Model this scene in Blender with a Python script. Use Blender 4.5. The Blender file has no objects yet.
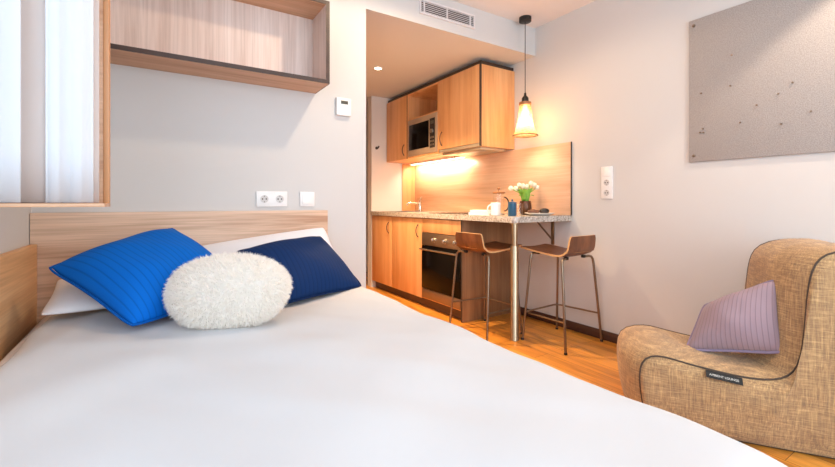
import bpy, bmesh, math, random
from mathutils import Vector, Matrix
random.seed(7)
C = bpy.context.scene.collection
R = math.radians
PI = math.pi
W = 2.651      # right wall
D = 2.34       # headboard wall
L = -0.45      # left wall
H = 2.411      # ceiling
HK = 2.18      # lower kitchen ceiling
ORG = {}

# ------------------------------------------------------------------ materials
def srgb(h):
    h = h.lstrip('#')
    c = [int(h[i:i+2], 16)/255 for i in (0, 2, 4)]
    return tuple((x/12.92 if x <= .04045 else ((x+.055)/1.055)**2.4) for x in c) + (1,)

class NT:
    def __init__(s, name):
        s.m = bpy.data.materials.new(name); s.m.use_nodes = True
        s.t = s.m.node_tree; s.b = s.t.nodes['Principled BSDF']; s.out = s.t.nodes['Material Output']
    def n(s, typ, **kw):
        nd = s.t.nodes.new(typ)
        for k, v in kw.items():
            if k in nd.inputs: nd.inputs[k].default_value = v
            else: setattr(nd, k, v)
        return nd
    def l(s, a, b): s.t.links.new(a, b)
    def coords(s, scale=(1,1,1), rot=(0,0,0), kind='Object'):
        tc = s.n('ShaderNodeTexCoord'); mp = s.n('ShaderNodeMapping')
        mp.inputs['Scale'].default_value = scale; mp.inputs['Rotation'].default_value = rot
        s.l(tc.outputs[kind], mp.inputs['Vector']); return mp.outputs['Vector']
    def ramp(s, fac, stops):
        r = s.n('ShaderNodeValToRGB'); e = r.color_ramp.elements
        while len(e) < len(stops): e.new(.5)
        for i, (p, c) in enumerate(stops): e[i].position = p; e[i].color = c
        s.l(fac, r.inputs['Fac']); return r.outputs['Color']
    def mix(s, a, b, fac, mode='MIX'):
        m = s.n('ShaderNodeMix'); m.data_type = 'RGBA'; m.blend_type = mode
        for v, i in ((fac, 0), (a, 6), (b, 7)):
            if hasattr(v, 'is_linked'): s.l(v, m.inputs[i])
            else: m.inputs[i].default_value = v
        return m.outputs[2]
    def bump(s, h, strength=.2, dist=.01):
        b = s.n('ShaderNodeBump'); b.inputs['Strength'].default_value = strength; b.inputs['Distance'].default_value = dist
        s.l(h, b.inputs['Height']); s.l(b.outputs['Normal'], s.b.inputs['Normal'])
    def set(s, **kw):
        for k, v in kw.items():
            i = s.b.inputs[k.replace('_', ' ')]
            if hasattr(v, 'is_linked'): s.l(v, i)
            else: i.default_value = v
        return s.m

def plain(name, col, rough=.5, metal=0, var=.04, **kw):
    """one colour with a faint procedural mottling"""
    t = NT(name); c = srgb(col) if isinstance(col, str) else col
    nz = t.n('ShaderNodeTexNoise', Scale=18.0, Detail=3.0); t.l(t.coords(), nz.inputs['Vector'])
    d = tuple(x*(1-var) for x in c[:3]) + (1,); e = tuple(min(1, x*(1+var)) for x in c[:3]) + (1,)
    return t.set(Base_Color=t.ramp(nz.outputs['Fac'], [(.3, d), (.7, e)]), Roughness=rough, Metallic=metal, **kw)

def wood(name, light, mid, dark, grain='Z', rough=.45, fine=1.0, contrast=1.0, knots=True):
    t = NT(name)
    st = {'X': (.35, 5, 5), 'Y': (5, .35, 5), 'Z': (5, 5, .35)}[grain]
    v = t.coords(st)
    n1 = t.n('ShaderNodeTexNoise', Scale=2.2*fine, Detail=6.0, Roughness=.6, Distortion=.5); t.l(v, n1.inputs['Vector'])
    st2 = {'X': (1.2, 60, 60), 'Y': (60, 1.2, 60), 'Z': (60, 60, 1.2)}[grain]
    n2 = t.n('ShaderNodeTexNoise', Scale=2.0*fine, Detail=3.0); t.l(t.coords(st2), n2.inputs['Vector'])
    col = t.ramp(n1.outputs['Fac'], [(.28, srgb(dark)), (.47, srgb(mid)), (.68, srgb(light))])
    fn = t.ramp(n2.outputs['Fac'], [(.35, (.72, .68, .64, 1)), (.6, (1, 1, 1, 1))])
    col = t.mix(col, fn, .45*contrast, 'MULTIPLY')
    t.bump(n2.outputs['Fac'], .06, .002)
    return t.set(Base_Color=col, Roughness=rough)

def m_wall(name, col):
    t = NT(name)
    n = t.n('ShaderNodeTexNoise', Scale=160.0, Detail=2.0); t.l(t.coords(), n.inputs['Vector'])
    n2 = t.n('ShaderNodeTexNoise', Scale=1.2, Detail=2.0); t.l(t.coords(), n2.inputs['Vector'])
    c = srgb(col); d = tuple(x*.97 for x in c[:3]) + (1,)
    t.bump(n.outputs['Fac'], .05, .002)
    return t.set(Base_Color=t.ramp(n2.outputs['Fac'], [(.3, d), (.7, c)]), Roughness=.75)

def m_floor():
    t = NT('wood_floor')
    v = t.coords(rot=(0, 0, R(90)))
    br = t.n('ShaderNodeTexBrick', offset=.37, offset_frequency=2)
    br.inputs['Scale'].default_value = 1; br.inputs['Brick Width'].default_value = 1.2; br.inputs['Row Height'].default_value = .125
    br.inputs['Mortar Size'].default_value = .0012; br.inputs['Mortar'].default_value = srgb('#5a3314')
    br.inputs['Color1'].default_value = srgb('#cd8230'); br.inputs['Color2'].default_value = srgb('#e09a42')
    br.inputs['Bias'].default_value = 0
    t.l(v, br.inputs['Vector'])
    n1 = t.n('ShaderNodeTexNoise', Scale=2.0, Detail=6.0, Distortion=.8); t.l(t.coords((9, .9, 1)), n1.inputs['Vector'])
    n2 = t.n('ShaderNodeTexNoise', Scale=2.0, Detail=3.0); t.l(t.coords((60, 2, 1)), n2.inputs['Vector'])
    g = t.ramp(n1.outputs['Fac'], [(.3, (.46, .40, .34, 1)), (.55, (1, 1, 1, 1)), (.75, (1.0, .95, .85, 1))])
    col = t.mix(br.outputs['Color'], g, .85, 'MULTIPLY')
    col = t.mix(col, t.ramp(n2.outputs['Fac'], [(.35, (.7, .66, .6, 1)), (.6, (1, 1, 1, 1))]), .5, 'MULTIPLY')
    return t.set(Base_Color=col, Roughness=.33)

def m_granite():
    t = NT('speckled_granite')
    v = t.coords()
    vo = t.n('ShaderNodeTexVoronoi', Scale=110.0); t.l(v, vo.inputs['Vector'])
    n = t.n('ShaderNodeTexNoise', Scale=70.0, Detail=4.0, Roughness=.7); t.l(v, n.inputs['Vector'])
    sep = t.n('ShaderNodeSeparateColor'); t.l(vo.outputs['Color'], sep.inputs['Color'])
    c1 = t.ramp(sep.outputs['Red'], [(0, srgb('#4c443e')), (.22, srgb('#8f8378')), (.45, srgb('#b9aea2')), (1, srgb('#d8d0c6'))])
    c2 = t.ramp(n.outputs['Fac'], [(.35, srgb('#5d534b')), (.5, srgb('#b8aa9c')), (.65, srgb('#ded6cc'))])
    return t.set(Base_Color=t.mix(c1, c2, .45), Roughness=.22)

def m_weave():
    t = NT('tan_slub_weave')
    a = t.n('ShaderNodeTexNoise', Scale=1.0, Detail=4.0, Roughness=.7); t.l(t.coords((14, 14, 230)), a.inputs['Vector'])
    b = t.n('ShaderNodeTexNoise', Scale=1.0, Detail=4.0, Roughness=.7); t.l(t.coords((190, 190, 9)), b.inputs['Vector'])
    c = t.n('ShaderNodeTexNoise', Scale=7.0, Detail=3.0); t.l(t.coords(), c.inputs['Vector'])
    ca = t.ramp(a.outputs['Fac'], [(.3, srgb('#735c45')), (.5, srgb('#a9855d')), (.66, srgb('#dcb680'))])
    cb = t.ramp(b.outputs['Fac'], [(.32, srgb('#786350')), (.5, srgb('#ae8a62')), (.68, srgb('#e6bf82'))])
    col = t.mix(ca, cb, .5)
    col = t.mix(col, t.ramp(c.outputs['Fac'], [(.3, (.78, .76, .76, 1)), (.7, (1.0, 1.0, 1.0, 1))]), .6, 'MULTIPLY')
    mx = t.mix(a.outputs['Fac'], b.outputs['Fac'], .5)
    t.bump(mx, .35, .004)
    return t.set(Base_Color=col, Roughness=.95, Sheen_Weight=.15)

def m_quilt(name, col, lines, cross=0, sheen=.2, amt=.35):
    """quilted cloth: stitch lines follow the cushion's own UV"""
    t = NT(name)
    tc = t.n('ShaderNodeTexCoord'); sp = t.n('ShaderNodeSeparateXYZ'); t.l(tc.outputs['UV'], sp.inputs[0])
    def line(sock, k):
        m = t.n('ShaderNodeMath', operation='MULTIPLY'); t.l(sock, m.inputs[0]); m.inputs[1].default_value = k
        f = t.n('ShaderNodeMath', operation='FRACT'); t.l(m.outputs[0], f.inputs[0])
        s_ = t.n('ShaderNodeMath', operation='SUBTRACT'); t.l(f.outputs[0], s_.inputs[0]); s_.inputs[1].default_value = .5
        ab = t.n('ShaderNodeMath', operation='ABSOLUTE'); t.l(s_.outputs[0], ab.inputs[0])
        return ab.outputs[0]      # .5 at the stitch, 0 between
    h = line(sp.outputs[0], lines)
    if cross:
        h2 = line(sp.outputs[1], cross); mxn = t.n('ShaderNodeMath', operation='MAXIMUM'); t.l(h, mxn.inputs[0]); t.l(h2, mxn.inputs[1]); h = mxn.outputs[0]
    inv = t.n('ShaderNodeMath', operation='POWER'); t.l(h, inv.inputs[0]); inv.inputs[1].default_value = 3.0
    neg = t.n('ShaderNodeMath', operation='MULTIPLY'); t.l(inv.outputs[0], neg.inputs[0]); neg.inputs[1].default_value = -8.0
    nz = t.n('ShaderNodeTexNoise', Scale=260.0, Detail=2.0); t.l(t.coords(), nz.inputs['Vector'])
    ad = t.n('ShaderNodeMath', operation='MULTIPLY_ADD'); t.l(nz.outputs['Fac'], ad.inputs[0]); ad.inputs[1].default_value = .12; t.l(neg.outputs[0], ad.inputs[2])
    t.bump(ad.outputs[0], amt, .006)
    c = srgb(col); d = tuple(x*.72 for x in c[:3]) + (1,)
    return t.set(Base_Color=t.ramp(h, [(.36, c), (.5, d)]), Roughness=.85, Sheen_Weight=sheen, **{'Specular_IOR_Level': .15})

def m_cloth(name, col, trans=0.0, bumps=.06, scale=400):
    t = NT(name)
    nz = t.n('ShaderNodeTexNoise', Scale=float(scale), Detail=2.0); t.l(t.coords(), nz.inputs['Vector'])
    t.bump(nz.outputs['Fac'], bumps, .002)
    t.set(Base_Color=srgb(col), Roughness=.9, Sheen_Weight=.1)
    if trans:
        tr = t.n('ShaderNodeBsdfTranslucent'); tr.inputs['Color'].default_value = srgb(col)
        mx = t.n('ShaderNodeMixShader'); mx.inputs[0].default_value = trans
        t.l(t.b.outputs[0], mx.inputs[1]); t.l(tr.outputs[0], mx.inputs[2]); t.l(mx.outputs[0], t.out.inputs['Surface'])
    return t.m

def m_glass(name, col=(1, 1, 1, 1), rough=.02):
    t = NT(name)
    gl = t.n('ShaderNodeBsdfGlossy'); gl.inputs['Roughness'].default_value = rough
    tr = t.n('ShaderNodeBsdfTransparent'); tr.inputs['Color'].default_value = col
    fr = t.n('ShaderNodeFresnel'); fr.inputs['IOR'].default_value = 1.45
    ge = t.n('ShaderNodeNewGeometry'); iv = t.n('ShaderNodeMath', operation='SUBTRACT'); iv.inputs[0].default_value = 1; t.l(ge.outputs['Backfacing'], iv.inputs[1])
    mu = t.n('ShaderNodeMath', operation='MULTIPLY'); t.l(fr.outputs[0], mu.inputs[0]); t.l(iv.outputs[0], mu.inputs[1])   # a pane reflects once, on the side the ray enters
    mx = t.n('ShaderNodeMixShader'); t.l(mu.outputs[0], mx.inputs[0]); t.l(tr.outputs[0], mx.inputs[1]); t.l(gl.outputs[0], mx.inputs[2])
    t.l(mx.outputs[0], t.out.inputs['Surface']); return t.m

def m_emit(name, col, k):
    t = NT(name)
    nz = t.n('ShaderNodeTexNoise', Scale=5.0); t.l(t.coords(), nz.inputs['Vector'])
    t.set(Base_Color=col, Emission_Color=col, Emission_Strength=k); return t.m

def m_shade():
    """woven raffia lamp shade, lets the bulb glow through"""
    t = NT('woven_raffia_shade')
    w = t.n('ShaderNodeTexNoise', Scale=1.0, Detail=2.0); t.l(t.coords((40, 40, 420)), w.inputs['Vector'])
    col = t.ramp(w.outputs['Fac'], [(.35, srgb('#94704a')), (.6, srgb('#d2b28c'))])
    tr = t.n('ShaderNodeBsdfTranslucent'); t.l(col, tr.inputs['Color'])
    tp = t.n('ShaderNodeBsdfTransparent'); tp.inputs['Color'].default_value = (1, .9, .7, 1)
    m1 = t.n('ShaderNodeMixShader'); m1.inputs[0].default_value = .6
    t.l(t.b.outputs[0], m1.inputs[1]); t.l(tr.outputs[0], m1.inputs[2])
    m2 = t.n('ShaderNodeMixShader'); m2.inputs[0].default_value = .38
    t.l(m1.outputs[0], m2.inputs[1]); t.l(tp.outputs[0], m2.inputs[2]); t.l(m2.outputs[0], t.out.inputs['Surface'])
    t.set(Base_Color=col, Roughness=.8); return t.m

def m_felt():
    t = NT('grey_felt')
    nz = t.n('ShaderNodeTexNoise', Scale=220.0, Detail=3.0, Roughness=.8); t.l(t.coords(), nz.inputs['Vector'])
    t.bump(nz.outputs['Fac'], .3, .003)
    return t.set(Base_Color=t.ramp(nz.outputs['Fac'], [(.35, srgb('#928b87')), (.65, srgb('#b6aea8'))]), Roughness=.95)

M = dict(
    wall=m_wall('wall_paint', '#d3cec9'), ceil=m_wall('ceiling_paint', '#e9e2de'), floor=m_floor(),
    skirt=wood('dark_skirting', '#5a3b30', '#4a2f26', '#38231c', 'Y'),
    bedwood=wood('bed_oak', '#efcfb6', '#e2bfa3', '#be9376', 'X', .5, 1.0, 1.5),
    boardwood=wood('side_board_oak', '#f8cf9e', '#eebb86', '#cf9a64', 'Y', .5),
    shelfwood=wood('shelf_oak', '#e8d5ca', '#dcc5b8', '#c9ab9c', 'Z', .5),
    shelfin=wood('shelf_panel_oak', '#dfb493', '#cf9f7b', '#b98663', 'X', .5),
    edge=wood('dark_edge_band', '#4a3226', '#3c281e', '#2e1e16', 'X'),
    kit=wood('kitchen_oak', '#e9b27c', '#dda169', '#ca8b54', 'Z', .42, 1.0, .7),
    kitdark=wood('kitchen_end_oak', '#a8794f', '#966a45', '#7e5637', 'Z', .5),
    splash=wood('splash_oak', '#eac3a0', '#e0b18e', '#d09f7a', 'Y', .35, 1.0, .8),
    kitedge=plain('dark_cabinet_edge', '#3a2a20', .5),
    plinth=wood('brown_plinth', '#6b4b34', '#5b3e2a', '#4a3122', 'Y'),
    walnut=wood('walnut_ply', '#84502e', '#6c3d20', '#522c18', 'Z', .35, 1.4),
    ply=plain('ply_edge', '#c99a68', .5),
    granite=m_granite(), weave=m_weave(), felt=m_felt(), shade=m_shade(),
    steel=plain('brushed_steel', '#b9b4ac', .28, 1.0), chrome=plain('chrome', '#d8d4cc', .12, 1.0),
    legsteel=plain('satin_grey_metal', '#8c7a68', .32, .95), insert=plain('socket_grey', '#cfc9c4', .45), postm=plain('satin_post_metal', '#b39a7c', .30, .95),
    msteel=plain('warm_steel', '#b39a80', .4, .3), bronze=plain('bronze_steel', '#8f7a66', .35, .8),
    black=plain('black_plastic', '#16130f', .45), blackglass=plain('black_glass', '#0a0807', .12, 0, .04, Specular_IOR_Level=.12),
    iron=plain('dark_handle', '#4d3e33', .35, .6),
    white=plain('white_plastic', '#eeeae6', .4), whitegloss=plain('white_china', '#f1eee9', .2),
    screen=plain('grey_display', '#4a4638', .3), pinm=plain('pin_metal', '#8a7664', .35, .8),
    sheet=m_cloth('white_cotton', '#eeeaea'), duvet=m_cloth('white_duvet_cotton', '#c6c4c3'),
    blue=m_quilt('blue_quilt_lit', '#0066c6', 22, 0, 0, .12), navy=m_quilt('blue_quilt_shaded', '#0f2c58', 24, 0, .0, .12),  # one blue cloth twice, daylight and shade put into the two colours
    purple=m_quilt('purple_quilted', '#a08a92', 19, 0, .15, .15), piping=m_cloth('purple_piping', '#8e7d92'),
    fur=m_cloth('cream_fur', '#fffaf3', .5), curtain=m_cloth('sheer_white', '#f6f5f6', .5), lining=m_cloth('beige_lining', '#efe2da', .5),
    cord=plain('dark_piping', '#4a3d33', .8), label=plain('black_label', '#14130f', .7), thread=plain('white_thread', '#cfcac2', .8),
    glass=m_glass('clear_glass'), bulb=m_emit('bulb_glow', (1, .82, .58, 1), 18), led=m_emit('led_glow', (1, .83, .58, 1), 9),
    down=m_emit('downlight_glow', (1, .82, .58, 1), 14),
    bluepot=plain('blue_enamel', '#1c5170', .3), copper=plain('brown_copper', '#5a3822', .3, .5),
    leaf=plain('tulip_leaf', '#7fae3c', .5, 0, .2), petal=plain('cream_petal', '#f4ead2', .5), bread=plain('brown_crust', '#6a4430', .7, 0, .2),
    darkfood=plain('dark_peel', '#1c1714', .45, 0, .2), lidwood=plain('lid_wood', '#a0683c', .5), door=wood('dark_door', '#7a4c2c', '#6a3f23', '#54301a', 'Z', .5),
    frame=plain('window_frame_white', '#e8e6e4', .4), hood=plain('hood_steel', '#c9b89c', .35, .6),
    vent=plain('vent_white', '#e2dad6', .5), slot=plain('vent_dark', '#554a46', .8), grate=plain('dark_cavity', '#2a211b', .8),
)

# ------------------------------------------------------------------ mesh helpers
class MB:
    def __init__(s): s.b = bmesh.new()
    def box(s, a, b, bev=0, seg=2, mi=0):
        x0, y0, z0 = [min(a[i], b[i]) for i in range(3)]; x1, y1, z1 = [max(a[i], b[i]) for i in range(3)]
        vs = [s.b.verts.new(p) for p in ((x0,y0,z0),(x1,y0,z0),(x1,y1,z0),(x0,y1,z0),(x0,y0,z1),(x1,y0,z1),(x1,y1,z1),(x0,y1,z1))]
        fs = [s.b.faces.new([vs[i] for i in f]) for f in ((3,2,1,0),(4,5,6,7),(0,1,5,4),(1,2,6,5),(2,3,7,6),(3,0,4,7))]
        for f in fs: f.material_index = mi
        if bev:
            es = list({e for f in fs for e in f.edges})
            bmesh.ops.bevel(s.b, geom=es, offset=bev, segments=seg, affect='EDGES', profile=.5)
        return s
    def ring(s, c, n1, n2, r, seg):
        return [s.b.verts.new(c + n1*(r*math.cos(2*PI*i/seg)) + n2*(r*math.sin(2*PI*i/seg))) for i in range(seg)]
    def bridge(s, a, b):
        n = len(a)
        for i in range(n): s.b.faces.new((a[i], a[(i+1) % n], b[(i+1) % n], b[i]))
    def tube(s, pts, r, seg=10, caps=True, closed=False):
        pts = [Vector(p) for p in pts]; n = len(pts)
        rs = r if isinstance(r, (list, tuple)) else [r]*n
        rings = []; prev = None
        for i, p in enumerate(pts):
            if closed: t = pts[(i+1) % n]-pts[i-1]
            else: t = pts[min(i+1, n-1)]-pts[max(i-1, 0)]
            t.normalize()
            if prev is None:
                up = Vector((0, 0, 1)) if abs(t.z) < .9 else Vector((1, 0, 0))
                n1 = t.cross(up).normalized()
            else:
                n1 = (prev-t*prev.dot(t)).normalized()
            prev = n1; rings.append(s.ring(p, n1, t.cross(n1), rs[i], seg))
        for a, b in zip(rings, rings[1:]): s.bridge(a, b)
        if closed: s.bridge(rings[-1], rings[0])
        elif caps:
            s.b.faces.new(rings[0][::-1]); s.b.faces.new(rings[-1])
        return s
    def lathe(s, c, prof, seg=28, cap=True):
        """prof: (radius, z) list, axis Z through c"""
        c = Vector(c); X, Y = Vector((1, 0, 0)), Vector((0, 1, 0)); rings = []
        for r, z in prof: rings.append(s.ring(c+Vector((0, 0, z)), X, Y, max(r, 1e-4), seg))
        for a, b in zip(rings, rings[1:]): s.bridge(a, b)
        if cap: s.b.faces.new(rings[0][::-1]); s.b.faces.new(rings[-1])
        return s
    def prism(s, poly, f0, f1):
        """poly: 2-D points; f0/f1 map a 2-D point to the two end faces"""
        a = [s.b.verts.new(f0(p)) for p in poly]; b = [s.b.verts.new(f1(p)) for p in poly]
        s.b.faces.new(a[::-1]); s.b.faces.new(b); s.bridge(a, b); return s
    def grid(s, rows, uv=None):
        vs = [[s.b.verts.new(p) for p in r] for r in rows]
        for i in range(len(vs)-1):
            for j in range(len(vs[0])-1): s.b.faces.new((vs[i][j], vs[i][j+1], vs[i+1][j+1], vs[i+1][j]))
        return vs
    def ellipsoid(s, c, r, seg=20, rings=12, rot=None):
        m = Matrix.Translation(Vector(c)) @ (rot.to_4x4() if rot else Matrix()) @ Matrix.Diagonal((*r, 1))
        bmesh.ops.create_uvsphere(s.b, u_segments=seg, v_segments=rings, radius=1, matrix=m); return s
    def build(s, name, mat, parent=None, smooth=40, normals=True):
        me = bpy.data.meshes.new(name)
        if normals: bmesh.ops.recalc_face_normals(s.b, faces=s.b.faces)
        if parent is not None: org = ORG[parent.name]
        else:
            xs = [v.co for v in s.b.verts]
            lo = Vector([min(v[i] for v in xs) for i in range(3)]); hi = Vector([max(v[i] for v in xs) for i in range(3)])
            org = Vector(((lo.x+hi.x)/2, (lo.y+hi.y)/2, lo.z))
        s.b.transform(Matrix.Translation(-org)); s.b.to_mesh(me); s.b.free()
        for m in (mat if isinstance(mat, (list, tuple)) else [mat]): me.materials.append(m)
        if smooth:
            me.polygons.foreach_set('use_smooth', [True]*len(me.polygons))
            if smooth < 180: me.set_sharp_from_angle(angle=R(smooth))
        o = bpy.data.objects.new(name, me); C.objects.link(o)
        if parent is not None: o.parent = parent
        else: o.location = org
        ORG[o.name] = org
        return o

def tag(o, label=None, cat=None, group=None, kind=None):
    if label: o['label'] = label
    if cat: o['category'] = cat
    if group: o['group'] = group
    if kind: o['kind'] = kind
    return o
def thing(name, label, cat, loc, group=None):
    o = bpy.data.objects.new(name, None); C.objects.link(o); o.location = loc
    o.empty_display_size = .1; ORG[o.name] = Vector(loc)
    return tag(o, label, cat, group)
def struct(name, mb, mat, label, **k): return tag(mb.build(name, mat, **k), label, 'room', kind='structure')
def box(*a, **k): return MB().box(*a, **k)

# ------------------------------------------------------------------ room shell
Y0, YK = -1.7, 5.2
struct('floor', box((L-.1, Y0-.1, -.06), (W+.1, YK+.1, 0)), M['floor'], 'warm brown laid wood plank floor')
struct('ceiling', box((L-.1, Y0-.1, H), (W+.1, D+.1, H+.08)), M['ceil'], 'white painted ceiling of the bedroom')
struct('wall_right', box((W, Y0-.1, 0), (W+.1, YK+.1, H)), M['wall'], 'pale painted wall behind pinboard and kitchen')
FX0, FX1, FZ0, FZ1 = .0, 2.3, .25, 2.25
struct('wall_front', MB().box((L-.1, Y0-.1, 0), (FX0, Y0, H)).box((FX1, Y0-.1, 0), (W, Y0, H)).box((FX0, Y0-.1, 0), (FX1, Y0, FZ0)).box((FX0, Y0-.1, FZ1), (FX1, Y0, H)), M['wall'], 'pale painted wall facing the headboard')
ff = MB()
for a, b in (((FX0, FZ0), (FX1, FZ0+.05)), ((FX0, FZ1-.05), (FX1, FZ1)), ((FX0, FZ0+.05), (FX0+.05, FZ1-.05)), ((FX1-.05, FZ0+.05), (FX1, FZ1-.05)), ((1.12, FZ0+.05), (1.18, FZ1-.05))):
    ff.box((a[0], Y0-.08, a[1]), (b[0], Y0-.03, b[1]), .004)
w2 = struct('window_added', ff, M['frame'], 'unseen wide white window added facing the headboard for daylight')  # unseen window, added to give the frontal daylight a source
box((FX0+.05, Y0-.058, FZ0+.05), (FX1-.05, Y0-.052, FZ1-.05)).build('pane', M['glass'], w2)
struct('wall_back', box((L, D, 0), (1.107, D+.1, H)), M['wall'], 'pale painted wall behind the headboard')
struct('ceiling_kitchen', box((1.107, D, HK), (W, YK, H)), M['wall'], 'lowered ceiling over the kitchen with a painted front')
struct('wall_hall', box((1.007, D+.1, 0), (1.107, YK, HK)), M['wall'], 'pale painted hall wall')
struct('wall_end', box((1.007, YK, 0), (W, YK+.1, HK)), M['wall'], 'pale painted wall at the hall end')
struct('wall_kitchen', box((2.06, 4.21, 0), (W, 4.31, HK)), M['wall'], 'short pale wall closing the kitchen run')
# left wall with the window opening
WY0, WY1, WZ0, WZ1 = -1.1, 1.36, .80, 2.3
lw = MB().box((L-.1, Y0, 0), (L, D, WZ0)).box((L-.1, Y0, WZ1), (L, D, H)).box((L-.1, Y0, WZ0), (L, WY0, WZ1)).box((L-.1, WY1, WZ0), (L, D, WZ1))
struct('wall_left', lw, M['wall'], 'pale painted window wall beside the bed')
wf = MB()
for a, b in (((WY0, WZ0), (WY1, WZ0+.05)), ((WY0, WZ1-.05), (WY1, WZ1)), ((WY0, WZ0), (WY0+.05, WZ1)), ((WY1-.05, WZ0), (WY1, WZ1)), ((.1, WZ0), (.16, WZ1))):
    wf.box((L-.08, a[0], a[1]), (L-.03, b[0], b[1]), .004)
w1 = struct('window_1', wf, M['frame'], 'white window frame in the wall beside the bed')
box((L-.058, WY0+.05, WZ0+.05), (L-.052, WY1-.05, WZ1-.05)).build('pane', M['glass'], w1)
# skirtings
struct('baseboard_right', box((W-.012, Y0, 0), (W, 2.57, .066), .003), M['skirt'], 'dark brown skirting under the pinboard wall')
struct('baseboard_back', box((.96, D-.012, 0), (1.107, D, .066), .003), M['skirt'], 'dark brown skirting beside the bed')
struct('baseboard_end', box((1.107, YK-.012, 0), (1.3, YK, .066), .003), M['skirt'], 'dark brown skirting at the hall end')
dr = struct('door_1', MB().box((1.33, YK-.05, 0), (2.3, YK, 2.05), .004), M['door'], 'dark brown wooden door at the hall end')
MB().tube([(1.42, YK-.05, 1.0), (1.42, YK-.09, 1.0), (1.53, YK-.09, 1.0)], .009).build('door_handle', M['steel'], dr)

# ------------------------------------------------------------------ window surround with curtains
t = thing('window_surround', 'wooden board surround beside the window behind white curtains', 'window surround', (-.29, 1.57, .949))
box((L, 1.55, .959), (-.137, 1.582, H), .001).build('side_panel', M['shelfin'], t)
box((-.137, 1.548, .959), (-.122, 1.584, H), .002).build('edge_strip', wood('edge_strip_oak', '#dda376', '#cf925f', '#bd7f4d', 'Z'), t)
box((L, 1.42, .949), (-.122, 1.584, .959), .001).build('sill_board', M['shelfin'], t)
def curtain(x0, x1, y, amp, waves, phase, z0=.961, z1=2.405, thick=.004):
    n, m = 90, 10; rows = []
    for k in range(m+1):
        z = z0+(z1-z0)*k/m; r = []
        for i in range(n+1):
            s_ = i/n; a = amp*(1-.25*k/m)
            r.append((x0+(x1-x0)*s_+.3*a*math.sin(waves*4*PI*s_+1), y+a*math.sin(waves*2*PI*s_+phase+.25*math.sin(5*s_+k*.25)), z))
        rows.append(r)
    mb = MB(); mb.grid(rows)
    o = mb.build('curtain', M['curtain'], None, 180)
    md = o.modifiers.new('cloth', 'SOLIDIFY'); md.thickness = thick; md.offset = 0
    return o
tag(curtain(L+.012, -.302, 1.462, .005, 1.6, .4), 'white sheer curtain hanging beside the window, separated by a beige strip', 'curtain')
tag(curtain(-.257, -.153, 1.478, .005, 2.2, 1.1), 'white sheer curtain hanging against the wooden surround, below the wall shelf end', 'curtain')
o = curtain(L+.012, -.142, 1.494, .004, 2.0, 0); o.data.materials[0] = M['lining']; o.name = 'curtain_lining'
tag(o, 'beige lining curtain showing as a strip between the two white curtains', 'curtain')

# ------------------------------------------------------------------ bed
HBX1 = .846
bed = thing('bed', 'single bed with oak headboard and oak side board against the pale wall', 'bed', (.25, 1.3, 0))
box((-.448, D-.032, .02), (HBX1, D-.002, .918), .002).build('headboard', M['bedwood'], bed)
box((-.448, .25, .3), (-.424, D-.034, .787), .002).build('side_board', M['boardwood'], bed)
box((-.40, .3, .10), (.86, D-.036, .30), .004).build('bed_base', M['boardwood'], bed)
box((-.41, .27, .302), (.875, D-.036, .50), .05, 4).build('mattress', M['sheet'], bed)
for x in (-.34, .8):
    for y in (.38, 2.22): MB().lathe((x, y, 0), [(.025, 0), (.025, .1)], 16).build('leg', M['black'], bed)

def vnoise(x, y, s=0):
    return (math.sin(x*7.3+y*3.1+s)+math.sin(x*3.7-y*8.9+1.7+s)+math.sin(x*12.1+y*11.3+s*2)*.5)/2.5
# duvet: one sheet with thickness, falling over the open side and the foot
def duvet():
    # cross-profile in X (outer side falls to the floor)
    px = [(-.350, .516), (-.344, .530), (-.32, .542)]
    k = 34
    for i in range(1, k): px.append((-.32+(.80+.32)*i/k, .548))
    px += [(.80, .546), (.845, .541), (.878, .530), (.900, .512), (.912, .485), (.918, .45), (.922, .40), (.925, .34), (.928, .26), (.930, .18)]
    py = [(.17, .18), (.172, .30), (.176, .42), (.186, .485), (.21, .525), (.25, .545)]
    py += [(.25+(2.0-.25)*i/44, .548) for i in range(1, 45)] + [(2.04, .544), (2.075, .534), (2.085, .518)]
    rows = []
    for y, zy in py:
        r = []
        for x, zx in px:
            z = min(zx, zy) if (zx < .54 or zy < .54) else .548
            wr = .008*vnoise(x*1.3, y*1.1)+.006*vnoise(x*3.1+y, y*2.3, 2)+.007*abs(math.sin(x*9-y*5+math.sin(y*3)*1.5))*max(0, .5-x)
            fx = .006*math.sin(y*9+math.sin(y*4)*2)*max(0, min(1, (.5-z)/.2)) if x > .88 else 0
            edge = 1 if z > .5 else .2
            z2 = z+wr*edge
            # soft creases fanning away from the pillows
            if z > .53:
                z2 += .010*math.exp(-((y-1.55+.35*(x+.3))/.05)**2)*max(0, 1-abs(x+.05)/.5)
                z2 += .008*math.exp(-((y-1.25+.2*x)/.07)**2)*max(0, 1-abs(x-.3)/.5)
                z2 += .012*math.exp(-((x+.25-.25*(y-1.6))/.04)**2)*max(0, 1-abs(y-1.6)/.5)
            r.append((x+fx, y, z2))
        rows.append(r)
    mb = MB(); mb.grid(rows)
    o = mb.build('duvet', M['duvet'], None, 180)
    md = o.modifiers.new('s', 'SUBSURF'); md.levels = md.render_levels = 1
    md = o.modifiers.new('t', 'SOLIDIFY'); md.thickness = .012; md.offset = -1
    return o
tag(duvet(), 'plain white duvet spread smooth over the bed', 'duvet')

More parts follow.
